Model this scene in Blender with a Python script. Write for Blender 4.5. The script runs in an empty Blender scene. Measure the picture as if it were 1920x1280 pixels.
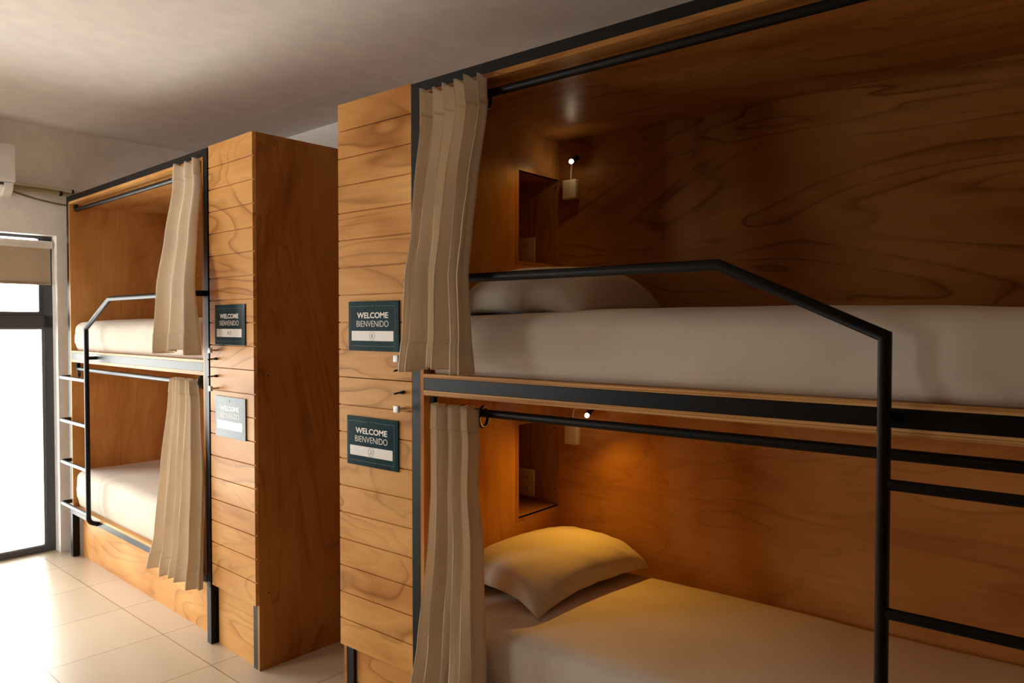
import bpy, bmesh, math, random
from mathutils import Vector, Matrix, noise as mnoise
PI = math.pi
sc = bpy.context.scene
col = sc.collection
R = math.radians
random.seed(7)

# ------------------------------------------------------------------ frames
# every group of things has its own slight rotation about the vertical at x = 0.3
ROT = {'R': 0.0, 'L': R(-3.3524), 'T': R(-2.4179)}
def world(fr, p):
    a = ROT[fr]
    x, y = p[0] - .3, p[1]
    return Vector((.3 + x*math.cos(a) - y*math.sin(a), x*math.sin(a) + y*math.cos(a), p[2]))

# ------------------------------------------------------------------ materials
def mk(name):
    m = bpy.data.materials.new(name); m.use_nodes = True
    nt = m.node_tree; nt.nodes.clear()
    out = nt.nodes.new('ShaderNodeOutputMaterial')
    b = nt.nodes.new('ShaderNodeBsdfPrincipled')
    nt.links.new(b.outputs[0], out.inputs[0])
    return m, nt, b, out
def N(nt, t, **kw):
    n = nt.nodes.new(t)
    for k, v in kw.items(): setattr(n, k, v)
    return n
def coords(nt, scale, off=(0, 0, 0), rot=(0, 0, 0)):
    tc = N(nt, 'ShaderNodeTexCoord'); mp = N(nt, 'ShaderNodeMapping')
    mp.inputs['Scale'].default_value = scale; mp.inputs['Location'].default_value = off
    mp.inputs['Rotation'].default_value = rot
    nt.links.new(tc.outputs['Object'], mp.inputs[0]); return mp.outputs[0]
def noise_n(nt, vec, scale, detail=2, rough=.5, dist=0.):
    n = N(nt, 'ShaderNodeTexNoise'); n.inputs['Scale'].default_value = scale
    n.inputs['Detail'].default_value = detail; n.inputs['Roughness'].default_value = rough
    n.inputs['Distortion'].default_value = dist
    nt.links.new(vec, n.inputs['Vector']); return n.outputs['Fac']
def ramp(nt, fac, stops, interp='LINEAR'):
    r = N(nt, 'ShaderNodeValToRGB'); cr = r.color_ramp; cr.interpolation = interp
    while len(cr.elements) > 1: cr.elements.remove(cr.elements[-1])
    cr.elements[0].position = stops[0][0]; cr.elements[0].color = (*stops[0][1], 1)
    for p, c in stops[1:]:
        e = cr.elements.new(p); e.color = (*c, 1)
    nt.links.new(fac, r.inputs[0]); return r.outputs[0]
def math_n(nt, op, a, b=None):
    n = N(nt, 'ShaderNodeMath', operation=op)
    for i, v in enumerate((a, b)):
        if v is None: continue
        if isinstance(v, (int, float)): n.inputs[i].default_value = v
        else: nt.links.new(v, n.inputs[i])
    return n.outputs[0]
def mixc(nt, fac, a, b, mode='MIX'):
    n = N(nt, 'ShaderNodeMix', data_type='RGBA', blend_type=mode)
    if isinstance(fac, (int, float)): n.inputs[0].default_value = fac
    else: nt.links.new(fac, n.inputs[0])
    for i, v in ((6, a), (7, b)):
        if isinstance(v, tuple): n.inputs[i].default_value = (*v, 1)
        else: nt.links.new(v, n.inputs[i])
    return n.outputs[2]
def s2l(*c): return tuple(((v/255)/12.92 if v/255 <= .04045 else ((v/255+.055)/1.055)**2.4) for v in c)

_ply = {}
def ply(axis='x', seed=0, shade_tone=1.0, figure=1.0, edge=False):
    """varnished rotary-cut pine plywood; grain runs along axis"""
    key = (axis, seed, shade_tone, figure, edge)
    if key in _ply: return _ply[key]
    m, nt, b, out = mk('pine_plywood_%d' % len(_ply))
    a, c = (.42, 1.7)
    sc3 = {'x': (a, c, c), 'z': (c, c, a), 'y': (c, a, c)}[axis]
    off = (seed*3.17, seed*1.73, seed*2.31)
    v = coords(nt, sc3, off)
    big = noise_n(nt, v, 1.35, 3.0, .48, .9)          # growth surface cut by the veneer knife
    rings = math_n(nt, 'FRACT', math_n(nt, 'MULTIPLY', big, 13.0))
    v2 = coords(nt, {'x': (1.2, 40, 40), 'z': (40, 40, 1.2), 'y': (40, 1.2, 40)}[axis], off)
    fine = noise_n(nt, v2, 3.0, 3, .6)
    v3 = coords(nt, {'x': (1.2, 3, 3), 'z': (3, 3, 1.2), 'y': (3, 1.2, 3)}[axis], (off[1], off[2], off[0]))
    mott = noise_n(nt, v3, 1.2, 3, .6, .4)
    t = shade_tone
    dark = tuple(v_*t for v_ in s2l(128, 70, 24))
    base = ramp(nt, mott, [(.27, s2l(176, 113, 55)), (.42, s2l(205, 146, 82)), (.58, s2l(217, 161, 96)), (.76, s2l(230, 178, 113))])
    ring = ramp(nt, rings, [(0, (.12, .12, .12)), (.10, (0, 0, 0)), (.62, (.05, .05, .05)), (.84, (.45, .45, .45)), (.92, (1, 1, 1)), (.97, (.5, .5, .5)), (1, (.12, .12, .12))])
    amt = math_n(nt, 'MULTIPLY', ring, .6*figure)
    amt = math_n(nt, 'MULTIPLY', amt, ramp(nt, noise_n(nt, v3, 2.1, 2), [(.38, (.25, .25, .25)), (.62, (1, 1, 1))]))
    c1 = mixc(nt, amt, base, dark)
    streak = ramp(nt, fine, [(.35, (.86, .83, .78)), (.65, (1.0, 1.0, 1.0))])
    c2 = mixc(nt, .55, c1, mixc(nt, 1.0, c1, streak, 'MULTIPLY'))
    if shade_tone < 1.0: c2 = mixc(nt, 1.0, c2, (shade_tone, shade_tone*(.97-.28*(1-shade_tone)), shade_tone*(.92-.55*(1-shade_tone))), 'MULTIPLY')  # darker amber multiplier paints interior shade into the plywood colour
    if edge:
        vz = coords(nt, (1.5, 300, 300) if axis == 'x' else (300, 300, 1.5), off)
        lam = ramp(nt, noise_n(nt, vz, 1, 1), [(.4, s2l(160, 108, 60)), (.6, s2l(222, 176, 120))])
        c2 = mixc(nt, .6, c2, lam)
    nt.links.new(c2, b.inputs['Base Color'])
    rr = ramp(nt, mott, [(.3, (.42, .42, .42)), (.7, (.34, .34, .34))]); nt.links.new(rr, b.inputs['Roughness'])
    b.inputs['Specular IOR Level'].default_value = .08
    bp = N(nt, 'ShaderNodeBump'); bp.inputs['Strength'].default_value = .06; bp.inputs['Distance'].default_value = .002
    nt.links.new(fine, bp.inputs['Height']); nt.links.new(bp.outputs[0], b.inputs['Normal'])
    _ply[key] = m; return m

def simple(name, rgb, rough=.5, metal=0., spec=.5, bump=None, coat=0.):
    m, nt, b, out = mk(name)
    b.inputs['Roughness'].default_value = rough; b.inputs['Metallic'].default_value = metal
    b.inputs['Specular IOR Level'].default_value = spec; b.inputs['Coat Weight'].default_value = coat
    v = coords(nt, (1, 1, 1))
    f = noise_n(nt, v, 9, 3)
    c = ramp(nt, f, [(.3, tuple(x*.94 for x in rgb)), (.7, tuple(min(1, x*1.04) for x in rgb))])
    nt.links.new(c, b.inputs['Base Color'])
    if bump:
        bp = N(nt, 'ShaderNodeBump'); bp.inputs['Strength'].default_value = bump[1]; bp.inputs['Distance'].default_value = .003
        nt.links.new(noise_n(nt, v, bump[0], 3), bp.inputs['Height']); nt.links.new(bp.outputs[0], b.inputs['Normal'])
    return m
METAL = simple('black_powder_coat', s2l(13, 12, 13), .40, 0, .2, (320, .12))
CHROME = simple('brushed_nickel', s2l(190, 188, 186), .5, .4)
BLACKM = simple('blackened_steel', s2l(26, 24, 24), .4, .3)
WALLM = simple('painted_plaster', s2l(248, 243, 237), .82, 0, .3, (60, .12))
CEILM = simple('ceiling_plaster', s2l(222, 213, 205), .85, 0, .3, (40, .08))
WHITEP = simple('white_plastic', s2l(233, 229, 222), .35)
CREAMP = simple('ivory_plastic', s2l(214, 196, 152), .4)
DARKF = simple('dark_aluminium', s2l(74, 74, 80), .4, .1)
PAPER = simple('white_write_in_strip', s2l(226, 216, 206), .35)
INK = simple('pen_ink', s2l(70, 66, 72), .6)
LETTER = simple('pale_lettering', s2l(232, 222, 208), .4)
LINE = simple('thin_border_line', s2l(84, 112, 108), .4)
RINGBLACK = simple('plastic_ring_black', s2l(24, 21, 20), .3)  # black plastic of the curtain rings

def teal(name, rough):
    m, nt, b, out = mk(name)
    v = coords(nt, (1, 1, 1)); f = noise_n(nt, v, 14, 3, .6, .5)
    c = ramp(nt, f, [(.3, s2l(14, 40, 50)), (.6, s2l(18, 52, 56)), (.8, s2l(30, 66, 66))])
    nt.links.new(c, b.inputs['Base Color']); b.inputs['Roughness'].default_value = rough
    b.inputs['Specular IOR Level'].default_value = .15
    return m
TEAL = teal('teal_printed_plastic', .2)

def fabric(name, rgb, trans=.0, weave=700, bump=.25, rough=.95, sheen=.2):
    m, nt, b, out = mk(name)
    v = coords(nt, (1, 1, 1))
    f = noise_n(nt, v, weave, 2); big = noise_n(nt, v, 5, 3)
    c = ramp(nt, big, [(.3, tuple(x*.93 for x in rgb)), (.7, tuple(min(1, x*1.03) for x in rgb))])
    c = mixc(nt, .3, c, mixc(nt, 1., c, ramp(nt, f, [(.35, (.72, .72, .72)), (.65, (1, 1, 1))]), 'MULTIPLY'))
    nt.links.new(c, b.inputs['Base Color']); b.inputs['Roughness'].default_value = rough
    b.inputs['Specular IOR Level'].default_value = .15
    b.inputs['Sheen Weight'].default_value = sheen
    bp = N(nt, 'ShaderNodeBump'); bp.inputs['Strength'].default_value = bump; bp.inputs['Distance'].default_value = .002
    nt.links.new(f, bp.inputs['Height']); nt.links.new(bp.outputs[0], b.inputs['Normal'])
    if trans > 0:
        tr = N(nt, 'ShaderNodeBsdfTranslucent'); nt.links.new(c, tr.inputs[0])
        mx = N(nt, 'ShaderNodeMixShader'); mx.inputs[0].default_value = trans
        nt.links.new(b.outputs[0], mx.inputs[1]); nt.links.new(tr.outputs[0], mx.inputs[2])
        nt.links.new(mx.outputs[0], out.inputs[0])
    return m
LINEN = fabric('oatmeal_curtain_linen', s2l(246, 228, 202), .2)
SHEET = fabric('white_cotton_sheet', s2l(212, 198, 181), 0, 900, .08, .8, .1)
PILLOWM = fabric('white_pillowcase', s2l(206, 194, 178), 0, 900, .1, .85, .1)
BLINDM = fabric('beige_blind_cloth', s2l(196, 176, 150), .12, 500, .1)

def floor_mat():
    m, nt, b, out = mk('beige_porcelain_tiles')
    tc = N(nt, 'ShaderNodeTexCoord'); sp = N(nt, 'ShaderNodeSeparateXYZ')
    nt.links.new(tc.outputs['Object'], sp.inputs[0])
    def joint(axis, off, pitch):
        q = math_n(nt, 'DIVIDE', math_n(nt, 'SUBTRACT', sp.outputs[axis], off), pitch)
        fr = math_n(nt, 'FRACT', math_n(nt, 'ADD', q, 100.5))
        d = math_n(nt, 'MULTIPLY', math_n(nt, 'ABSOLUTE', math_n(nt, 'SUBTRACT', fr, .5)), pitch)
        return math_n(nt, 'LESS_THAN', d, .0021), math_n(nt, 'FLOOR', math_n(nt, 'ADD', q, 100.0))
    jx, ix = joint(0, -.3689, .4821); jy, iy = joint(1, -.5812, .4877)
    j = math_n(nt, 'MAXIMUM', jx, jy)
    v = coords(nt, (1, 1, 1))
    sp1 = noise_n(nt, v, 420, 2, .6); sp2 = noise_n(nt, v, 3, 3)
    c = ramp(nt, sp1, [(.3, s2l(176, 152, 124)), (.5, s2l(203, 182, 156)), (.7, s2l(218, 200, 176))])
    c = mixc(nt, .12, c, ramp(nt, sp2, [(.3, s2l(196, 172, 144)), (.7, s2l(216, 198, 174))]))
    wn = N(nt, 'ShaderNodeTexWhiteNoise'); wn.noise_dimensions = '2D'
    cb = N(nt, 'ShaderNodeCombineXYZ'); nt.links.new(ix, cb.inputs[0]); nt.links.new(iy, cb.inputs[1])
    nt.links.new(cb.outputs[0], wn.inputs['Vector'])
    c = mixc(nt, 1., c, ramp(nt, wn.outputs['Value'], [(0, (.93, .93, .93)), (1, (1, 1, 1))]), 'MULTIPLY')
    c = mixc(nt, j, c, s2l(134, 100, 72))
    nt.links.new(c, b.inputs['Base Color'])
    rg = ramp(nt, noise_n(nt, v, 6, 3), [(.3, (.29, .29, .29)), (.7, (.31, .31, .31))])
    nt.links.new(rg, b.inputs['Roughness'])
    bp = N(nt, 'ShaderNodeBump'); bp.inputs['Strength'].default_value = .5; bp.inputs['Distance'].default_value = .001
    nt.links.new(math_n(nt, 'SUBTRACT', 1.0, j), bp.inputs['Height']); nt.links.new(bp.outputs[0], b.inputs['Normal'])
    return m
FLOORM = floor_mat()
FARM = simple('tan_painted_far_wall', s2l(140, 116, 92), .75, 0, .3)

def glass_mat():
    m = bpy.data.materials.new('clear_glass'); m.use_nodes = True; nt = m.node_tree; nt.nodes.clear()
    out = nt.nodes.new('ShaderNodeOutputMaterial')
    t = N(nt, 'ShaderNodeBsdfTransparent'); t.inputs[0].default_value = (.97, .985, .98, 1)
    g = N(nt, 'ShaderNodeBsdfGlossy'); g.inputs['Roughness'].default_value = .02
    fr = N(nt, 'ShaderNodeFresnel'); fr.inputs[0].default_value = 1.25
    mx = N(nt, 'ShaderNodeMixShader'); nt.links.new(fr.outputs[0], mx.inputs[0])
    nt.links.new(t.outputs[0], mx.inputs[1]); nt.links.new(g.outputs[0], mx.inputs[2])
    nt.links.new(mx.outputs[0], out.inputs[0]); return m
GLASS = glass_mat()
def glow(name, rgb, st):
    m = bpy.data.materials.new(name); m.use_nodes = True; nt = m.node_tree; nt.nodes.clear()
    out = nt.nodes.new('ShaderNodeOutputMaterial'); e = N(nt, 'ShaderNodeEmission')
    e.inputs[0].default_value = (*rgb, 1); e.inputs[1].default_value = st
    nt.links.new(e.outputs[0], out.inputs[0]); return m

# ------------------------------------------------------------------ mesh helpers
def prop(o, label=None, cat=None, group=None, kind=None):
    if label: o['label'] = label
    if cat: o['category'] = cat
    if group: o['group'] = group
    if kind: o['kind'] = kind
    return o
def box(bm, x0, x1, y0, y1, z0, z1, bev=0.0, seg=2):
    x0, x1 = min(x0, x1), max(x0, x1); y0, y1 = min(y0, y1), max(y0, y1); z0, z1 = min(z0, z1), max(z0, z1)
    vs = [bm.verts.new(p) for p in ((x0,y0,z0),(x1,y0,z0),(x1,y1,z0),(x0,y1,z0),(x0,y0,z1),(x1,y0,z1),(x1,y1,z1),(x0,y1,z1))]
    fs = [bm.faces.new([vs[i] for i in f]) for f in ((0,3,2,1),(4,5,6,7),(0,1,5,4),(1,2,6,5),(2,3,7,6),(3,0,4,7))]
    if bev:
        es = list({e for f in fs for e in f.edges})
        bmesh.ops.bevel(bm, geom=es, offset=bev, segments=seg, affect='EDGES', profile=.6)
def tube(bm, pts, r, n=14, cap=True, fillet=0.0, fseg=6):
    P = [Vector(p) for p in pts]
    if fillet:
        Q = [P[0]]
        for i in range(1, len(P)-1):
            a, b, c = P[i-1], P[i], P[i+1]
            f = fillet[i-1] if isinstance(fillet, (list, tuple)) else fillet
            if f <= 0: Q.append(b); continue
            d1 = (a-b); d2 = (c-b); f = min(f, d1.length*.49, d2.length*.49)
            p1 = b + d1.normalized()*f; p2 = b + d2.normalized()*f
            for k in range(fseg+1):
                t = k/fseg; Q.append(p1*(1-t)**2 + b*2*t*(1-t) + p2*t*t)
        Q.append(P[-1]); P = Q
    rings = []; up = None
    for i, p in enumerate(P):
        if i == 0: t = (P[1]-p).normalized()
        elif i == len(P)-1: t = (p-P[i-1]).normalized()
        else: t = ((P[i+1]-p).normalized() + (p-P[i-1]).normalized()).normalized()
        if up is None:
            up = Vector((0, 0, 1)) if abs(t.z) < .9 else Vector((1, 0, 0))
        s = t.cross(up).normalized(); up = s.cross(t).normalized()
        k = 1.0
        if 0 < i < len(P)-1:
            cosh = max(.5, (P[i+1]-p).normalized().dot(t)); k = 1/cosh
        mitre = None
        if k > 1.02: mitre = ((P[i+1]-p).normalized() - (p-P[i-1]).normalized()).normalized()
        rg = []
        for j in range(n):
            a = 2*PI*j/n; o = s*math.cos(a)*r + up*math.sin(a)*r
            if mitre: o = o + mitre*(o.dot(mitre))*(k-1)
            rg.append(bm.verts.new(p+o))
        rings.append(rg)
    for a, b in zip(rings, rings[1:]):
        for j in range(n): bm.faces.new((a[j], b[j], b[(j+1) % n], a[(j+1) % n]))
    if cap:
        bm.faces.new(list(reversed(rings[0]))); bm.faces.new(rings[-1])
def torus(bm, c, nrm, Rm, r, n=28, m=8):
    nrm = Vector(nrm).normalized(); a = Vector((0, 0, 1)) if abs(nrm.z) < .9 else Vector((1, 0, 0))
    s = nrm.cross(a).normalized(); u = s.cross(nrm); c = Vector(c); rg = []
    for i in range(n):
        t = 2*PI*i/n; d = s*math.cos(t)+u*math.sin(t)
        rg.append([bm.verts.new(c + d*(Rm+r*math.cos(2*PI*j/m)) + nrm*r*math.sin(2*PI*j/m)) for j in range(m)])
    for i in range(n):
        a_, b_ = rg[i], rg[(i+1) % n]
        for j in range(m): bm.faces.new((a_[j], b_[j], b_[(j+1) % m], a_[(j+1) % m]))
def sphere(bm, c, r, seg=16):
    g = bmesh.ops.create_uvsphere(bm, u_segments=seg, v_segments=seg//2, radius=r)
    bmesh.ops.translate(bm, verts=g['verts'], vec=Vector(c))
def finish(name, bm, mat, smooth=False):
    bmesh.ops.recalc_face_normals(bm, faces=bm.faces[:])
    me = bpy.data.meshes.new(name); bm.to_mesh(me); bm.free(); me.materials.append(mat)
    if smooth:
        for p in me.polygons: p.use_smooth = True
        if smooth == 'auto':
            try: me.set_sharp_from_angle(angle=R(38))
            except Exception: pass
    o = bpy.data.objects.new(name, me); col.objects.link(o); return o

class Thing:
    """a top-level thing: an Empty at its base; parts are built in the frame's own coordinates"""
    def __init__(s, name, fr, base, label, cat, group=None):
        s.fr, s.base = fr, Vector(base)
        e = bpy.data.objects.new(name, None); e.empty_display_size = .1; col.objects.link(e)
        e.location = world(fr, base); e.rotation_euler = (0, 0, ROT[fr]); s.o = e
        prop(e, label, cat, group)
    def part(s, name, bm, mat, smooth=False, parent=None, label=None):
        bmesh.ops.translate(bm, verts=bm.verts[:], vec=-s.base)
        o = finish(name, bm, mat, smooth); o.parent = parent or s.o
        if label: o['label'] = label
        return o
def solo(name, fr, base, bm, mat, label=None, cat=None, group=None, kind=None, smooth=False):
    bmesh.ops.translate(bm, verts=bm.verts[:], vec=-Vector(base))
    o = finish(name, bm, mat, smooth); o.location = world(fr, base); o.rotation_euler = (0, 0, ROT[fr])
    return prop(o, label, cat, group, kind)
def BM(*boxes, bev=0.0):
    bm = bmesh.new()
    for b in boxes: box(bm, *b, bev=bev)
    return bm

# ------------------------------------------------------------------ room
H = 2.727; XW = -2.143; XF = -2.33; YB = 1.12; YF = -3.3; XR = 5.6
WY0, WY1, WZ = -2.20, .018, 2.045
solo('floor', 'T', (0, 0, 0), BM((XF-.4, XR+.2, YF-.2, YB+.2, -.12, 0)), FLOORM, kind='structure')
solo('ceiling', 'T', (0, 0, H), BM((XF, XR+.2, YF-.2, YB+.2, H, H+.15)), CEILM, kind='structure')
solo('wall_left', 'T', (XW, 0, 0), BM((XF, XW, WY1, YB+.2, 0, H), (XF, XW, YF-.2, WY0, 0, H), (XF, XW, WY0, WY1, WZ, H)), WALLM, kind='structure')
solo('wall_back', 'T', (0, YB, 0), BM((XW, XR, YB, YB+.2, 0, H)), WALLM, kind='structure')
solo('wall_right', 'T', (XR, 0, 0), BM((XR, XR+.2, YF-.2, YB+.2, 0, H)), FARM, kind='structure')
VX0, VX1, VZ0, VZ1 = -1.70, -.50, .8, 2.1  # opening for an added unseen window behind the camera, for fill light
VM = (VX0+VX1)/2
solo('wall_front', 'T', (0, YF, 0), BM((XW, VX0, YF-.2, YF, 0, H), (VX1, XR, YF-.2, YF, 0, H), (VX0, VX1, YF-.2, YF, 0, VZ0), (VX0, VX1, YF-.2, YF, VZ1, H)), FARM, kind='structure')
w2 = solo('added_fill_window', 'T', (0, YF-.1, 0), BM((VX0, VX1, YF-.15, YF-.1, VZ0, VZ0+.04), (VX0, VX1, YF-.15, YF-.1, VZ1-.04, VZ1), (VX0, VX0+.04, YF-.15, YF-.1, VZ0+.04, VZ1-.04), (VX1-.04, VX1, YF-.15, YF-.1, VZ0+.04, VZ1-.04), (VM-.03, VM+.03, YF-.15, YF-.1, VZ0+.04, VZ1-.04)), DARKF, kind='structure')
for x0, x1 in ((VX0+.04, VM-.03), (VM+.03, VX1-.04)):
    o_ = finish('glass_pane', BM((x0, x1, -.026, -.02, VZ0+.04, VZ1-.04)), GLASS); o_.parent = w2
# window: dark aluminium frames set back in the reveal, fixed pane below and a sash above
bm = bmesh.new()
fx0, fx1 = -2.30, -2.235
M0 = -1.40
box(bm, fx0, fx1, WY0, WY1, 0, .032, .002); box(bm, fx0, fx1, WY0, WY1, WZ-.012, WZ, .002)
box(bm, fx0, fx1, WY0, WY1, 1.456, 1.535, .002)
for y0, y1 in ((WY1-.052, WY1), (WY0, WY0+.05), (M0-.04, M0+.04)): box(bm, fx0, fx1, y0, y1, .032, WZ-.012, .002)
wf = solo('window_1', 'T', (fx0, 0, 0), bm, DARKF, kind='structure')
def wpart(name, bm, mat):
    bmesh.ops.translate(bm, verts=bm.verts[:], vec=-Vector((fx0, 0, 0)))
    o = finish(name, bm, mat); o.parent = wf; return o
for y0, y1 in ((M0+.04, WY1-.052), (WY0+.05, M0-.04)):
    bm = bmesh.new()
    for a in ((y0, y1, 1.535, 1.558), (y0, y1, WZ-.018, WZ-.012), (y0, y0+.024, 1.558, WZ-.018), (y1-.024, y1, 1.558, WZ-.018)):
        box(bm, fx0+.008, fx1-.006, *a, bev=.002)
    wpart('sash_frame', bm, DARKF)
    bm = bmesh.new()
    for a in ((y0, y1, .032, .046), (y0, y1, 1.444, 1.456), (y0, y0+.01, .046, 1.444), (y1-.01, y1, .046, 1.444)):
        box(bm, fx0+.02, fx1-.012, *a)
    wpart('glazing_bead', bm, simple('grey_bead', s2l(120, 120, 124), .4))
    wpart('glass_pane', BM((fx0+.03, fx0+.036, y0+.01, y1-.01, .046, 1.444)), GLASS)
    wpart('glass_pane', BM((fx0+.03, fx0+.036, y0+.024, y1-.024, 1.558, WZ-.018)), GLASS)

# roller blind
t = Thing('roller_blind', 'T', (-2.2, (WY0+WY1)/2, 1.73), 'beige roller blind drawn a short way down over the top of the window', 'blind')
t.part('blind_cloth', BM((-2.196, -2.194, WY0+.02, WY1-.022, 1.742, 1.99)), BLINDM)
bm = bmesh.new(); tube(bm, [(-2.195, WY0+.02, 1.738), (-2.195, WY1-.022, 1.738)], .009, 10); t.part('bottom_bar', bm, BLINDM, True, label='slim cloth-covered bottom bar')
bm = bmesh.new(); box(bm, -2.225, -2.172, WY0+.012, WY1-.012, 1.962, 2.010, .012, 3); t.part('cassette', bm, WHITEP, 'auto', label='off-white blind cassette')

# air conditioner on the wall above the window
t = Thing('air_conditioner', 'T', (XW, -.66, 2.24), 'white wall-mounted air conditioner above the window, cut by the left edge of the photo', 'air conditioner')
Y0, Y1 = -1.07, -.2555
def extr(prof, y0, y1, bev=0):
    bm = bmesh.new()
    a = [bm.verts.new((x, y0, z)) for x, z in prof]; b = [bm.verts.new((x, y1, z)) for x, z in prof]
    n = len(prof)
    for i in range(n): bm.faces.new((a[i], a[(i+1) % n], b[(i+1) % n], b[i]))
    bm.faces.new(a); bm.faces.new(list(reversed(b)))
    if bev:
        bmesh.ops.bevel(bm, geom=[e for e in bm.edges], offset=bev, segments=2, affect='EDGES')
    return bm
t.part('housing', extr([(XW, 2.555), (XW, 2.30), (-1.95, 2.318), (-1.93, 2.325), (-1.93, 2.51), (-1.95, 2.545), (-2.0, 2.555)], Y0, Y1, .004), WHITEP, 'auto')
pr = [(XW, 2.298)] + [(-2.03+.085*math.cos(a), 2.312+.072*math.sin(a)) for a in [R(v) for v in (-95, -75, -55, -35, -15, 0)]] + [(-1.945, 2.316)]
pr[0] = (XW, 2.30); pr.insert(1, (XW, 2.262))
t.part('outlet_end_cap', extr(pr, Y1-.055, Y1-.008, .003), WHITEP, 'auto')
t.part('outlet_end_cap', extr(pr, Y0+.008, Y0+.055, .003), WHITEP, 'auto')
t.part('louvre', extr([(-2.06, 2.262), (-2.055, 2.256), (-1.95, 2.292), (-1.95, 2.30)], Y0+.056, Y1-.056), WHITEP)
t.part('air_slot', BM((-2.13, -1.955, Y0+.056, Y1-.056, 2.303, 2.312)), simple('dark_slot', s2l(60, 56, 54), .6))
def pipe(name, pts, r, rgb, label, bands=()):
    m_ = simple(name+'_cover', rgb, .7, 0, .3, (180, .4))
    base = (XW, .03, 2.33)
    t = Thing(name, 'T', base, label, 'pipe')
    bm = bmesh.new(); tube(bm, pts, r, 10, True, .03); t.part('insulation', bm, m_, True)
    for b0, b1 in bands:
        bm = bmesh.new(); tube(bm, [b0, b1], r*1.25, 12); t.part('tape_wrap', bm, BLACKM, 'auto', label='black tape wrap')
pipe('insulated_pipe', [(-2.09, -.30, 2.338), (-2.10, -.2, 2.338), (-2.105, -.04, 2.340), (-2.11, .06, 2.336), (-2.112, .2, 2.325)], .0105, s2l(215, 205, 180),
     'pale upper pipe running from the air conditioner to the bunk corner', [((-2.107, .0975, 2.3335), (-2.107, .108, 2.333))])
pipe('insulated_pipe', [(-2.09, -.30, 2.312), (-2.10, -.2, 2.315), (-2.105, -.06, 2.318), (-2.112, .045, 2.312), (-2.116, .2, 2.30)], .013, s2l(164, 148, 108),
     'olive insulated pipe just under the pale one beside the air conditioner', [((-2.111, .026, 2.3135), (-2.112, .042, 2.312))])
pipe('drain_hose', [(-2.09, -.29, 2.305), (-2.105, -.2, 2.283), (-2.12, -.1, 2.262), (-2.125, .02, 2.246), (-2.128, .2, 2.24)], .0062, s2l(130, 112, 84),
     'thin brown drain hose sagging below the air conditioner pipes')

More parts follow.
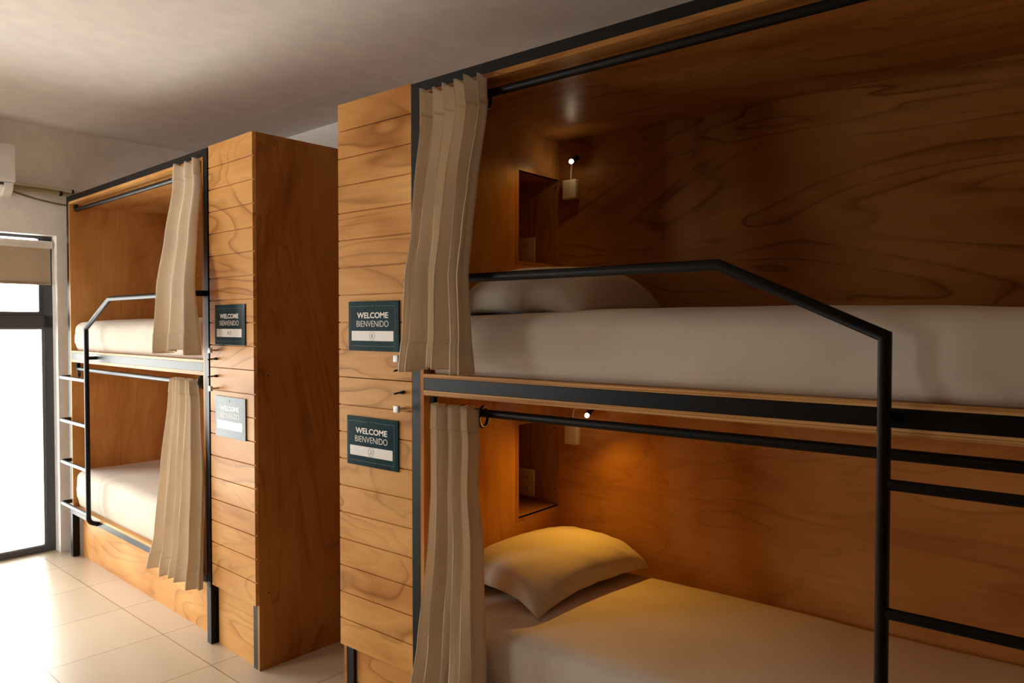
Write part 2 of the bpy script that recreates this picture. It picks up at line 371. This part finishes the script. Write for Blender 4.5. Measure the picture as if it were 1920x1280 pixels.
# ------------------------------------------------------------------ the bunk units
class Side:
    def __init__(s, fr, x0, d): s.fr, s.x0, s.d = fr, x0, d
    def X(s, v): return s.x0 + s.d*v
SL = Side('L', -.086, -1); SR = Side('R', 1.283, 1)
W = 1.934; DEP = .80
def sbox(S, bm, s0, s1, y0, y1, z0, z1, bev=.0008): box(bm, S.X(s0), S.X(s1), y0, y1, z0, z1, bev, 1)
def SB(S, *bx, bev=.0008):
    bm = bmesh.new()
    for b in bx: sbox(S, bm, *b, bev=bev)
    return bm
NZ = [(.722, 1.087), (1.722, 2.071)]
def build_bunk(S, seed, label, s_knee, s_rail):
    t = Thing('bunk_bed', S.fr, (S.X(W/2), .4, 0), label, 'bunk bed')
    for s0 in (0, W-.04):
        t.part('post', SB(S, (s0, s0+.04, 0, .04, 0, 2.28)), METAL)
        t.part('post', SB(S, (s0, s0+.04, DEP-.04+.03, DEP+.03, 0, 2.28)), METAL)
    t.part('top_beam', SB(S, (.04, W-.04, 0, .035, 2.245, 2.28)), METAL)
    t.part('top_beam', SB(S, (.04, W-.04, DEP-.005, DEP+.03, 2.245, 2.28)), METAL)
    t.part('deck_beam', SB(S, (.0575, W-.0575, 0, .03, 1.258, 1.299)), METAL)
    t.part('lower_beam', SB(S, (.04, W-.04, 0, .035, .276, .3105)), METAL)
    # headboard with its two niche openings
    bx = [(.04, .056, 0, .509, .3115, 2.245)]
    zs = [.3115, NZ[0][0], NZ[0][1], NZ[1][0], NZ[1][1], 2.245]
    for a, b in ((0, 1), (2, 3), (4, 5)): bx.append((.04, .056, .509, .778, zs[a], zs[b]))
    t.part('headboard', SB(S, *bx, bev=0), ply('z', seed+1, .74, .5))  # headboard and niches get a darkened colour for berth shade
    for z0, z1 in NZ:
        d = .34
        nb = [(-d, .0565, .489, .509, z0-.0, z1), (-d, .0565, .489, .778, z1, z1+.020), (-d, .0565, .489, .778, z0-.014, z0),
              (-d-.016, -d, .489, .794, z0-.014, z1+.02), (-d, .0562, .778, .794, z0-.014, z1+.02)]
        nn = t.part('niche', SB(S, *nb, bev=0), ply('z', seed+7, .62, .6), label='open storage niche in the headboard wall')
        for dz in (.065, .322):
            bm = bmesh.new(); tube(bm, [(S.X(.0375), .7785, z0+dz), (S.X(.0375), .7772, z0+dz)], .0032, 10); t.part('screw_head', bm, BLACKM, False, nn)
    t.part('footboard', SB(S, (W-.056, W-.04, 0, DEP-.006, .3115, 2.245), bev=0), ply('z', seed+2, 1.0, .3))
    t.part('ceiling_panel', SB(S, (.056, W-.056, .0, DEP-.006, 2.229, 2.245), bev=0), ply('x', seed+3, 1.0 if S.fr == 'L' else .62, .8))  # right bunk ceiling painted in shade, window-side one left at full colour
    t.part('upper_platform', SB(S, (.056, W-.056, 0, .778, 1.2995, 1.312), bev=0), ply('x', seed+4, 1., .5, True))
    t.part('soffit_panel', SB(S, (.056, W-.056, 0, .778, 1.241, 1.2575), bev=0), ply('x', seed+4, 1., .6, True))
    t.part('lower_platform', SB(S, (.056, W-.056, 0, .778, .311, .325), bev=0), ply('x', seed+5, 1., .5, True))
    t.part('back_panel', SB(S, (.056, W-.056, .778, .794, 1.312, 2.229), bev=0), ply('x', seed+6, .54, 1.1))  # upper back painted darker than the lower, shade put into its colour
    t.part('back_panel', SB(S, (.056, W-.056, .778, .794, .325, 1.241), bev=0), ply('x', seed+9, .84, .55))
    t.part('base_panel', SB(S, (.045, W-.06, .052, .068, 0, .276), bev=0), ply('x', seed+8, 1.0, 1.2))
    # guard rail and ladder side in one bent tube
    D = -.052; X = S.X
    bm = bmesh.new()
    tube(bm, [(X(.02), 0, 1.6185), (X(.02), D, 1.6185), (X(s_knee), D, 1.6175), (X(s_rail), D, 1.452), (X(s_rail), D, .315), (X(s_rail), 0, .293)],
         .0135, 18, True, [.025, 0, 0, .03])
    rail = t.part('guard_rail', bm, METAL, 'auto')
    bm = bmesh.new(); tube(bm, [(X(s_rail), 0, 1.279), (X(s_rail), D, 1.279)], .010, 12); t.part('rail_bracket', bm, METAL, 'auto', rail)
    for z in (1.146, .878, .618, .355):
        bm = bmesh.new(); tube(bm, [(X(s_rail), D, z), (X(W-.02), D, z), (X(W-.02), 0, z)], .0118, 14, True, .022)
        t.part('ladder_rung', bm, METAL, 'auto', rail)
    for z, zt in ((2.195, 2.229), (1.196, 1.241)):
        bm = bmesh.new()
        tube(bm, [(X(.075), .032, zt), (X(.075), .032, z), (X(W-.075), .032, z), (X(W-.075), .032, zt)], .0128, 14, True, .02)
        t.part('curtain_rod', bm, METAL, 'auto')
    return t
build_bunk(SL, 20, 'nearer the window, plywood bunk bed in a black steel frame with pale sunlit bars', 1.067, 1.441)
build_bunk(SR, 40, 'large plywood bunk bed in the right foreground with two lit berths and pillows', 1.104, 1.467)

def build_locker(S, seed, label, gap):
    # s runs negative away from the bunk
    a, b = -gap, -gap-(.3955 if S.fr == 'L' else .391)
    t = Thing('storage_locker', S.fr, (S.X((a+b)/2), .25, 0), label, 'locker')
    t.part('side_panel', SB(S, (b, b+.016, .0165, .79, 0, 2.283), bev=0), ply('z', seed+1, .62, .65), label='full-height plywood side panel')  # darkened colour stands in for the shade of the gap
    if S.fr == 'L':
        sp_ = t.o.children[0]
        for y_, z_ in ((.1014, 2.2419), (.066, 1.258), (.060, .326)):
            bm = bmesh.new(); tube(bm, [(S.X(b)-.001, y_, z_), (S.X(b)+.0006, y_, z_)], .0035, 10); t.part('screw_head', bm, BLACKM, False, sp_)
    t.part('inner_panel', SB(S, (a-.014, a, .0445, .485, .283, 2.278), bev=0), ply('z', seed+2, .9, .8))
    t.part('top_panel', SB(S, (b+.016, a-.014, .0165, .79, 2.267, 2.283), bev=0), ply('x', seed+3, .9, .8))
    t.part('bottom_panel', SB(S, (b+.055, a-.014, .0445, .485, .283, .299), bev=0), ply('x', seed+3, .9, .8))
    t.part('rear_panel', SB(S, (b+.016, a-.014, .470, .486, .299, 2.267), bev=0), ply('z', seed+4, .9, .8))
    t.part('leg', SB(S, (b+.0165, b+.054, .018, .044, 0, .2825)), METAL)
    t.part('base_panel', SB(S, (b+.055, a-.001, .03, .046, 0, .282), bev=0), ply('x', seed+5, 1., 1.1))
    for k, (z0, z1) in enumerate(((1.2845, 2.283), (.283, 1.2815))):
        bm = bmesh.new()
        n = 10; p = (z1-z0)/n
        sbox(S, bm, b, a, .007, .016, z0, z1, bev=0)
        for i in range(n):
            sbox(S, bm, b, a, 0, .0072, z0+i*p+(.0023 if i else 0), z0+(i+1)*p-(.0023 if i < n-1 else 0), bev=.0005)
        d = t.part('door', bm, ply('x', seed+6+k, 1.0, 1.1))
        hx = S.X(0) - S.d*.0 + (-.041 if S.fr == 'R' else .082)
        zk, zh = ((1.361, 1.3225), (1.190, 1.245))[k]
        bm = bmesh.new(); tube(bm, [(hx, .001, zk), (hx, -.026, zk)], .0045, 10); box(bm, hx-.011, hx+.011, -.038, -.026, zk-.0115, zk+.0115, .0015)
        t.part('knob', bm, CHROME, 'auto', d, label='square silver knob')
        bm = bmesh.new()
        tube(bm, [(hx, .001, zh), (hx, -.012, zh), (hx, -.030, zh-.001), (hx, -.045, zh-.003)], .0034, 8)
        tube(bm, [(hx, .0, zh), (hx, -.014, zh)], .0062, 10)
        t.part('lock_hook', bm, BLACKM, 'auto', d, label='small black locking hook')
    return t
build_locker(SL, 60, 'plywood storage locker with grooved doors in front of the dark gap, left of it', .0145)
build_locker(SR, 80, 'plywood storage locker with grooved doors numbered one and two, left of the near bunk', .0005)

# ------------------------------------------------------------------ mattresses
def mattress(S, z0, z1, label, seed, y0=.012, y1=.772, s0=.062, s1=W-.064, crown=.022, side='front'):
    bm = bmesh.new()
    nx, ny, nz = 60, 26, 10
    x0, x1 = sorted((S.X(s0), S.X(s1)))
    cx, cy, cz = (x0+x1)/2, (y0+y1)/2, (z0+z1)/2; hx, hy, hz = (x1-x0)/2, (y1-y0)/2, (z1-z0)/2
    g = bmesh.ops.create_cube(bm, size=2.0)
    bmesh.ops.delete(bm, geom=bm.verts[:], context='VERTS')
    # box of grids
    def face(fn, a, b):
        vs = [[bm.verts.new(fn(i/a*2-1, j/b*2-1)) for j in range(b+1)] for i in range(a+1)]
        for i in range(a):
            for j in range(b): bm.faces.new((vs[i][j], vs[i+1][j], vs[i+1][j+1], vs[i][j+1]))
    face(lambda u, v: (u, v, 1), nx, ny); face(lambda u, v: (u, v, -1), nx, ny)
    face(lambda u, v: (u, -1, v), nx, nz); face(lambda u, v: (u, 1, v), nx, nz)
    face(lambda u, v: (-1, u, v), ny, nz); face(lambda u, v: (1, u, v), ny, nz)
    bmesh.ops.remove_doubles(bm, verts=bm.verts[:], dist=1e-4)
    r = .05; rb = .035
    for v in bm.verts:
        p = Vector((v.co.x*hx, v.co.y*hy, v.co.z*hz))
        rr = r if p.z > 0 else rb
        q = Vector((max(-hx+rr, min(hx-rr, p.x)), max(-hy+rr, min(hy-rr, p.y)), max(-hz+rr, min(hz-rr, p.z))))
        d = p-q
        if d.length > 1e-6:
            # map cube corner region to a sphere
            m_ = max(abs(d.x), abs(d.y), abs(d.z)); p = q + d.normalized()*m_
        if v.co.z > -.2:
            f = (1-v.co.x**4)*(1-v.co.y**2)
            p.z += crown*f*(max(0, v.co.z+.2)/1.2)
        w = mnoise.noise(Vector((p.x*2.2+seed, p.y*2.6, p.z*3)))*.007 + mnoise.noise(Vector((p.x*6+seed, p.y*7, p.z*9)))*.0022
        if v.co.y < -.5 and v.co.z < -.1:
            t_ = min(1, max(0, (-.42-v.co.z)/.12)); p.y += .007*t_*t_*(3-2*t_)
        if v.co.y < -.5 and v.co.z > -.95: p.y += w - .004*math.sin((v.co.z+1)*PI/2)
        if v.co.z > .5: p.z += w
        if v.co.z < -.99: p.z = -hz
        v.co = Vector((cx, cy, cz)) + p
    o = solo('mattress', S.fr, (cx, cy, z0), bm, SHEET, label, 'mattress', smooth=True)
    return o
mattress(SR, 1.313, 1.505, 'white sheeted mattress on the upper berth of the near right bunk', 3)
mattress(SR, .326, .530, 'mattress under the yellow lamp light in the lower berth of the near right bunk', 11, crown=.018)
mattress(SL, 1.313, 1.492, 'sunlit white mattress on the upper berth of the bunk by the window', 5)
mattress(SL, .326, .560, 'sunlit white mattress on the lower berth of the bunk by the window', 9, crown=.01)

# ------------------------------------------------------------------ pillows
def pillow(c, a, b, h, rot, label, seed, tilt=(0, 0), droop=.0, pinch=.10):
    """a, b half sizes, h half thickness"""
    bm = bmesh.new(); n = 44
    def sh(u, v, s):
        e = (1-abs(u)**5.0)*(1-abs(v)**5.0)
        th = max(0, e)**.36*(1-.17*(u*u+v*v))
        k = 1 - pinch*(1-v*v)*(abs(u)**3); k2 = 1 - pinch*(1-u*u)*(abs(v)**3)
        x = a*u*k; y = b*v*k2
        z = s*h*th*(1.0 if s > 0 else .42)
        rr = abs(u*v)**3
        z += -droop*rr*(1.5 if v < 0 else .8)
        z += -h*.10*(u*u*.6+v*v*.6)*1.0
        w = mnoise.noise(Vector((x*9+seed, y*9, s*3)))*.006 + mnoise.noise(Vector((x*22+seed, y*20, s)))*.0022
        wr = math.sin((abs(u)-abs(v))*22+seed)*.0028*rr**.3*(1-rr)
        z += (w+wr)*s*min(1, th*2)
        # hem flange folds at short side
        return Vector((x, y, z))
    top = [[None]*(n+1) for _ in range(n+1)]; bot = [[None]*(n+1) for _ in range(n+1)]
    for i in range(n+1):
        for j in range(n+1):
            u = math.sin((i/n*2-1)*PI/2); v = math.sin((j/n*2-1)*PI/2)
            top[i][j] = bm.verts.new(sh(u, v, 1))
            bot[i][j] = top[i][j] if i in (0, n) or j in (0, n) else bm.verts.new(sh(u, v, -1))
    for i in range(n):
        for j in range(n):
            bm.faces.new((top[i][j], top[i+1][j], top[i+1][j+1], top[i][j+1]))
            f = (bot[i][j], bot[i][j+1], bot[i+1][j+1], bot[i+1][j])
            if len(set(f)) == 4:
                try: bm.faces.new(f)
                except ValueError: pass
    M = Matrix.Rotation(rot, 4, 'Z') @ Matrix.Rotation(tilt[0], 4, 'X') @ Matrix.Rotation(tilt[1], 4, 'Y')
    bmesh.ops.transform(bm, matrix=Matrix.Translation(Vector(c)) @ M, verts=bm.verts[:])
    zmin = min(v.co.z for v in bm.verts)
    o = solo('pillow', 'R', (c[0], c[1], zmin), bm, PILLOWM, label, 'pillow', smooth=True)
    return o
pillow((1.548, .450, .606), .205, .310, .092, R(-5), 'soft pillow glowing yellow under the lamp in the lower berth', 2, (R(0), R(2)), .030, .04)
pillow((1.585, .44, 1.562), .258, .30, .118, R(3), 'plump pillow in shade on the upper berth behind the guard rail', 8, (R(1), R(1)), .034, .06)

# ------------------------------------------------------------------ curtains
def interp(tab, z):
    if z >= tab[0][0]: return tab[0][1:]
    for a, b in zip(tab, tab[1:]):
        if z >= b[0]:
            t = (z-b[0])/(a[0]-b[0]); t_ = t*t*(3-2*t)*.4 + t*.6
            return tuple(b[k]+(a[k]-b[k])*t_ for k in range(1, len(a)))
    return tab[-1][1:]
def curtain(fr, tab, zt, zb, nf, seed, label, rod, ringx, zseam, flip=1):
    """tab rows: z, x left, x right, y centre, fold amplitude"""
    rnd = random.Random(seed)
    ph = [rnd.uniform(-.35, .35) for _ in range(nf+2)]; am = [rnd.uniform(.65, 1.25) for _ in range(nf*2+4)]
    nu = nf*18; nv = 90
    def P(u, z, off=0.0):
        xl, xr, yc, A = interp(tab, z)
        # uneven fold spacing
        uu = u + .035*math.sin(2*PI*u+seed) + .018*math.sin(6*PI*u+seed*2)*(1-(z-zb)/(zt-zb))
        w = 2*PI*nf*u + .5*math.sin((z-zb)*2.3+seed)*math.sin(PI*u)
        k = am[min(len(am)-1, int(u*nf*2))]; k2 = am[min(len(am)-1, int(u*nf*2)+1)]
        f = u*nf*2-int(u*nf*2); f = f*f*(3-2*f); k = k*(1-f)+k2*f
        s = flip*math.sin(w) + .38*math.cos(2*w)
        down = (zt-z)/(zt-zb)
        y = yc + A*k*s + A*.25*math.sin(w*.5+seed+down*2)
        x = xl + (xr-xl)*min(1, max(0, uu)) + A*.22*math.sin(2*w)*(.5+down*.6)
        y += mnoise.noise(Vector((x*9, z*1.8, seed)))*.010*down
        return Vector((x, y+off, z))
    base = (tab[-1][1]*.5+tab[-1][2]*.5, tab[-1][3], zb)
    t = Thing('curtain', fr, base, label, 'curtain')
    def sheet(z0, z1, n, off, u0=0., u1=1., rag=True):
        bm = bmesh.new(); vs = []
        for i in range(nu+1):
            u = u0+(u1-u0)*i/nu; c = []
            for j in range(n+1):
                z = z1+(z0-z1)*j/n
                zz = z
                if rag and abs(z0-zb) < 1e-6: zz = z + .010*math.sin(u*9+seed)*(j/n)
                if abs(z1-zt) < 1e-6: zz = zz - (1-j/n)*.006*(1+math.sin(2*PI*nf*u*1.0+1))
                c.append(bm.verts.new(P(u, zz, off)))
            vs.append(c)
        for i in range(nu):
            for j in range(n): bm.faces.new((vs[i][j], vs[i+1][j], vs[i+1][j+1], vs[i][j+1]))
        return bm
    t.part('cloth', sheet(zb, zt, nv, 0.), LINEN, True)
    o = t.part('header_band', sheet(zseam, zt, 6, -.0028), LINEN, True)
    o = t.part('hem', sheet(zb, zb+.085, 8, -.0022), LINEN, True)
    for ob in t.o.children:
        md = ob.modifiers.new('thickness', 'SOLIDIFY'); md.thickness = .0012; md.offset = 0
    for x, r_ in ringx:
        bm = bmesh.new()
        if fr == 'L': tube(bm, [(x-.003, rod[0]+.001, rod[1]+.011), (x+.003, rod[0], rod[1]+.011)], r_, 30)
        else: torus(bm, (x, rod[0], rod[1]-.012), (1, .25, 0), r_, .0055)
        t.part('grommet_ring', bm, RINGBLACK, True, label='black plastic curtain ring')
    return t
# near right bunk, upper
curtain('R', [(2.25, 1.345, 1.620, -.010, 0.028), (2.14, 1.347, 1.628, -.014, 0.025), (1.9, 1.352, 1.620, -.048, 0.029), (1.76, 1.378, 1.634, -.085, 0.030), (1.62, 1.375, 1.642, -.112, 0.030), (1.45, 1.355, 1.650, -.110, 0.030), (1.335, 1.340, 1.662, -.110, 0.037)],
        2.240, 1.336, 6, 3.1, 'beige curtain gathered at the head of the near upper berth, overhanging its mattress', (.032, 2.195), [(1.588, .030)], 2.150)
# near right bunk, lower
curtain('R', [(1.225, 1.386, 1.590, -.008, 0.023), (1.10, 1.382, 1.596, -.010, 0.022), (.95, 1.385, 1.590, -.010, 0.022), (.80, 1.395, 1.628, -.030, 0.025), (.45, 1.36, 1.650, -.045, 0.030), (.22, 1.325, 1.655, -.055, 0.037)],
        1.222, .23, 6, 5.7, 'beige curtain lit from behind by the lamp at the near lower berth', (.032, 1.196), [(1.575, .032), (1.49, .030)], 1.138)
# window bunk, upper
curtain('L', [(2.255, -.430, -.155, .000, 0.018), (2.12, -.445, -.135, -.006, 0.018), (1.9, -.45, -.10, -.045, 0.019), (1.64, -.430, -.01, -.10, 0.022), (1.35, -.425, .045, -.108, 0.037)],
        2.246, 1.352, 3, 8.4, 'sand-coloured curtain hanging from the top rod of the bunk by the window', (.032, 2.195), [(-.192, .037)], 2.165)
# window bunk, lower
curtain('L', [(1.222, -.470, -.215, .000, 0.018), (1.10, -.485, -.190, -.006, 0.018), (.8, -.50, -.13, -.028, 0.025), (.45, -.545, -.12, -.038, 0.030), (.26, -.592, -.12, -.045, 0.037)],
        1.220, .262, 6, 2.2, 'sand-coloured curtain on the lower rod of the bunk by the window', (.032, 1.196), [(-.192, .036)], 1.145, -1)
bm = bmesh.new(); torus(bm, (-1.93, .032, 1.172), (.55, 1, 0), .027, .0048)
solo('curtain_ring', 'L', (-1.93, .032, 1.14), bm, RINGBLACK, 'loose black curtain ring on the rod end nearest the window', 'curtain ring', smooth=True)

# ------------------------------------------------------------------ welcome signs
def text_mesh(body, size, bold, depth=.0005):
    cu = bpy.data.curves.new('t', 'FONT'); cu.body = body; cu.size = size; cu.extrude = depth; cu.offset = bold; cu.resolution_u = 4
    cu.align_x = 'CENTER'
    o = bpy.data.objects.new('t', cu); col.objects.link(o)
    dg = bpy.context.evaluated_depsgraph_get(); dg.update()
    me = bpy.data.meshes.new_from_object(o.evaluated_get(dg)); bpy.data.objects.remove(o); return me
def place_text(thing, parent, name, body, xc, zc, width, height, bold, mat, y):
    me = text_mesh(body, 1.0, bold, .01)
    xs = [v.co.x for v in me.vertices]; ys = [v.co.y for v in me.vertices]
    cx, cy = (max(xs)+min(xs))/2, (max(ys)+min(ys))/2; kx = width/(max(xs)-min(xs)); ky = height/(max(ys)-min(ys))
    for v in me.vertices:
        x, yy, z = v.co
        v.co = Vector((xc+(x-cx)*kx, y-(z+.01)*.02, zc+(yy-cy)*ky)) - thing.base
    me.materials.clear(); me.materials.append(mat)
    o = bpy.data.objects.new(name, me); col.objects.link(o); o.parent = parent; return o
def sign(fr, x0, x1, z0, z1, label, hand, tilt=0.0, top=True):
    w, h = x1-x0, z1-z0
    t = Thing('welcome_sign', fr, ((x0+x1)/2, -.001, z0), label, 'sign', 'welcome signs on the locker doors')
    bd = t.part('board', BM((x0, x1, -.006, -.001, z0, z1), bev=.0006), TEAL)
    fx = lambda f: x0+w*f
    fz = lambda f: z1-h*f
    y = -.0061
    place_text(t, t.o, 'welcome_lettering', 'WELCOME', fx(.49), fz(.285), w*.62, h*.118, .020, LETTER, y)
    place_text(t, t.o, 'bienvenido_lettering', 'BIENVENIDO', fx(.487), fz(.455), w*.635, h*.122, -.012, LETTER, y)
    t.part('write_in_strip', BM((fx(.065), fx(.90), y-.0004, y+.0002, fz(.80), fz(.60))), PAPER, label='blank pale strip')
    bm = bmesh.new(); lw = .0007
    def ln(a, b, c, d): box(bm, fx(a)-lw*.5, fx(b)+lw*.5, y-.0002, y+.0002, fz(d)-lw*.5, fz(c)+lw*.5)
    ln(.03, .43, .10, .10); ln(.55, .93, .10, .10); ln(.03, .93, .905, .905); ln(.03, .03, .10, .905); ln(.93, .93, .10, .905)
    t.part('border_line', bm, LINE, label='thin pale border')
    bm = bmesh.new()   # small sprig emblem in the gap of the border
    for a, b_ in (((.49, .125), (.49, .075)), ((.49, .10), (.475, .08)), ((.49, .10), (.505, .08)), ((.49, .115), (.47, .10)), ((.49, .115), (.51, .10))):
        tube(bm, [(fx(a[0]), y, fz(a[1])), (fx(b_[0]), y, fz(b_[1]))], .0005, 6)
    t.part('emblem', bm, LINE, label='small sprig emblem')
    if hand:
        yy = y-.0006
        place_text(t, t.o, 'handwritten_number', hand, fx(.485), fz(.70), w*(.012 if hand == '1' else .035 if hand == '2' else .12), h*.085, -.015, INK, yy)
        if len(hand) == 1:
            bm = bmesh.new()
            pts = [(fx(.485)+w*.052*math.cos(a)*(1+.05*math.sin(3*a)), yy, fz(.70)+h*.088*math.sin(a)) for a in [2*PI*i/30 for i in range(31)]]
            tube(bm, pts, .00045, 6, False); t.part('ink_circle', bm, INK, True)
    return t
sign('R', .956, 1.2245, 1.383, 1.559, 'dark teal sign with a circled 1, upper sign on the near locker', '1')
sign('R', .9435, 1.2185, .968, 1.145, 'dark teal sign with a circled 2, lower sign on the near locker', '2')
sign('L', -.010, .2612, 1.386, 1.5635, 'teal sign above the knobs on the locker of the window-side bunk', '43')
s4 = sign('L', -.0122, .2600, .978, 1.158, 'shiny teal sign washed pale by glare, below the knobs on the window-side locker', '')

# ------------------------------------------------------------------ sockets in the niches
def outlet(xc, zc, w, h, y, label):
    t = Thing('wall_socket', 'R', (xc, y, zc-h/2), label, 'socket')
    t.part('cover_plate', BM((xc-w/2, xc+w/2, y-.008, y-.0005, zc-h/2, zc+h/2), bev=.002), CREAMP, 'auto')
    for dz in (-.024, .024):
        bm = bmesh.new(); box(bm, xc-.018, xc+.018, y-.0095, y-.0078, zc+dz-.014, zc+dz+.014, .0006)
        s_ = t.part('socket_face', bm, CREAMP, 'auto')
        bm = bmesh.new()
        for dx in (-.006, .006): box(bm, xc+dx-.0012, xc+dx+.0012, y-.0099, y-.0094, zc+dz-.005, zc+dz+.005)
        t.part('slot', bm, BLACKM, False, s_)
outlet(1.1745, .799, .080, .115, .778, 'ivory wall socket inside the niche of the lower berth')
outlet(1.176, 1.794, .082, .104, .778, 'dim wall socket inside the niche of the upper berth')

# ------------------------------------------------------------------ reading lamps
def lamp(xc, z0, z1, led, tail, label, power, seam, spotdir, cone):
    t = Thing('reading_lamp', 'R', (xc, .778, z0), label, 'lamp')
    bm = bmesh.new(); box(bm, xc-.033, xc+.033, .748, .7775, z0, z1, .006, 3)
    hb = t.part('switch_box', bm, CREAMP, 'auto')
    if seam: t.part('seam', BM((xc-.0008, xc+.0008, .7472, .7485, z0+.006, z1-.006)), simple('seam_line', s2l(150, 134, 98), .6), False, hb)  # thin darker strip along the centre seam of the box
    L = Vector(led); T_ = Vector(tail); d = (L-T_).normalized()
    bm = bmesh.new(); tube(bm, [(xc, .765, z1-.002), (xc, .765, z1+.03), (xc+.004, .766, T_.z-.012), T_-d*.012, T_+d*.002], .0036, 10, True, .012)
    t.part('gooseneck', bm, CREAMP, True)
    bm = bmesh.new(); tube(bm, [T_, L-d*.004], .0105, 18); t.part('lamp_head', bm, BLACKM, 'auto')
    bm = bmesh.new(); sphere(bm, L, .0086, 18); t.part('bulb', bm, glow('led_glow', (1, .80, .52), 60), True, label='small glowing bulb')
    ld = bpy.data.lights.new('reading_light', 'SPOT'); ld.energy = power; ld.color = (1, .49, .05); ld.shadow_soft_size = .008
    ld.spot_size = R(cone); ld.spot_blend = 1.0
    lo = bpy.data.objects.new('reading_light', ld); col.objects.link(lo); lo.location = L + d*.012
    lo.rotation_euler = Vector(spotdir).to_track_quat('-Z', 'Y').to_euler()
    lo.parent = t.o; lo.location = L + d*.012 - t.base
lamp(1.4065, 1.984, 2.062, (1.452, .700, 2.1195), (1.452, .742, 2.142), 'small reading lamp with a round white bulb in the upper berth', 2.4, True, (-.12, -.62, -1.0), 118)
lamp(1.4175, .988, 1.066, (1.535, .690, 1.1215), (1.530, .735, 1.145), 'reading lamp shining over the pillow in the lower berth', 10.0, False, (.36, -.62, -.72), 162)

# ------------------------------------------------------------------ light and camera
w = bpy.data.worlds.new('sky'); sc.world = w; w.use_nodes = True; nt = w.node_tree; nt.nodes.clear()
wo = nt.nodes.new('ShaderNodeOutputWorld'); bg = nt.nodes.new('ShaderNodeBackground')
tc = nt.nodes.new('ShaderNodeTexCoord'); sp = nt.nodes.new('ShaderNodeSeparateXYZ'); nt.links.new(tc.outputs['Generated'], sp.inputs[0])
mr = nt.nodes.new('ShaderNodeMapRange'); mr.inputs[1].default_value = -.15; mr.inputs[2].default_value = .25
nt.links.new(sp.outputs['Z'], mr.inputs[0])
cr = ramp(nt, mr.outputs[0], [(0, (1.0, .97, .925)), (1, (1.0, .99, .965))])
nt.links.new(cr, bg.inputs[0]); bg.inputs[1].default_value = 14.2; nt.links.new(bg.outputs[0], wo.inputs[0])
pl = bpy.data.lights.new('window_portal', 'AREA'); pl.shape = 'RECTANGLE'; pl.size = WY1-WY0; pl.size_y = WZ
pl.cycles.is_portal = True
po = bpy.data.objects.new('window_portal', pl); col.objects.link(po); po.location = world('T', (XF-.01, (WY0+WY1)/2, WZ/2))
po.rotation_euler = (R(90), 0, R(-90)+ROT['T'])
p2 = bpy.data.lights.new('window_portal', 'AREA'); p2.shape = 'RECTANGLE'; p2.size = VX1-VX0; p2.size_y = VZ1-VZ0; p2.cycles.is_portal = True
q2 = bpy.data.objects.new('window_portal', p2); col.objects.link(q2); q2.location = world('T', (VM, YF-.21, (VZ0+VZ1)/2)); q2.rotation_euler = (R(90), 0, ROT['T'])  # portal of the added fill window

cam = bpy.data.cameras.new('camera'); co = bpy.data.objects.new('camera', cam); col.objects.link(co)
cam.sensor_width = 36; cam.lens = 1376.79/1920*36; cam.clip_start = .02
co.location = (3.1046, -1.7139, 1.4765)
yaw, pit = R(-38.981), R(-1.3287)
fwd = Vector((math.sin(yaw)*math.cos(pit), math.cos(yaw)*math.cos(pit), math.sin(pit)))
co.rotation_euler = fwd.to_track_quat('-Z', 'Y').to_euler()
sc.camera = co
sc.view_settings.view_transform = 'Standard'; sc.view_settings.look = 'None'; sc.view_settings.gamma = 1
sc.view_settings.use_curve_mapping = False; sc.view_settings.exposure = 0.0
cy = sc.cycles
cy.max_bounces = 9; cy.diffuse_bounces = 6; cy.glossy_bounces = 4; cy.transmission_bounces = 4; cy.transparent_max_bounces = 8
cy.sample_clamp_indirect = 6; cy.caustics_reflective = False; cy.caustics_refractive = False
cy.use_denoising = True
try: cy.denoiser = 'OPENIMAGEDENOISE'
except Exception: pass
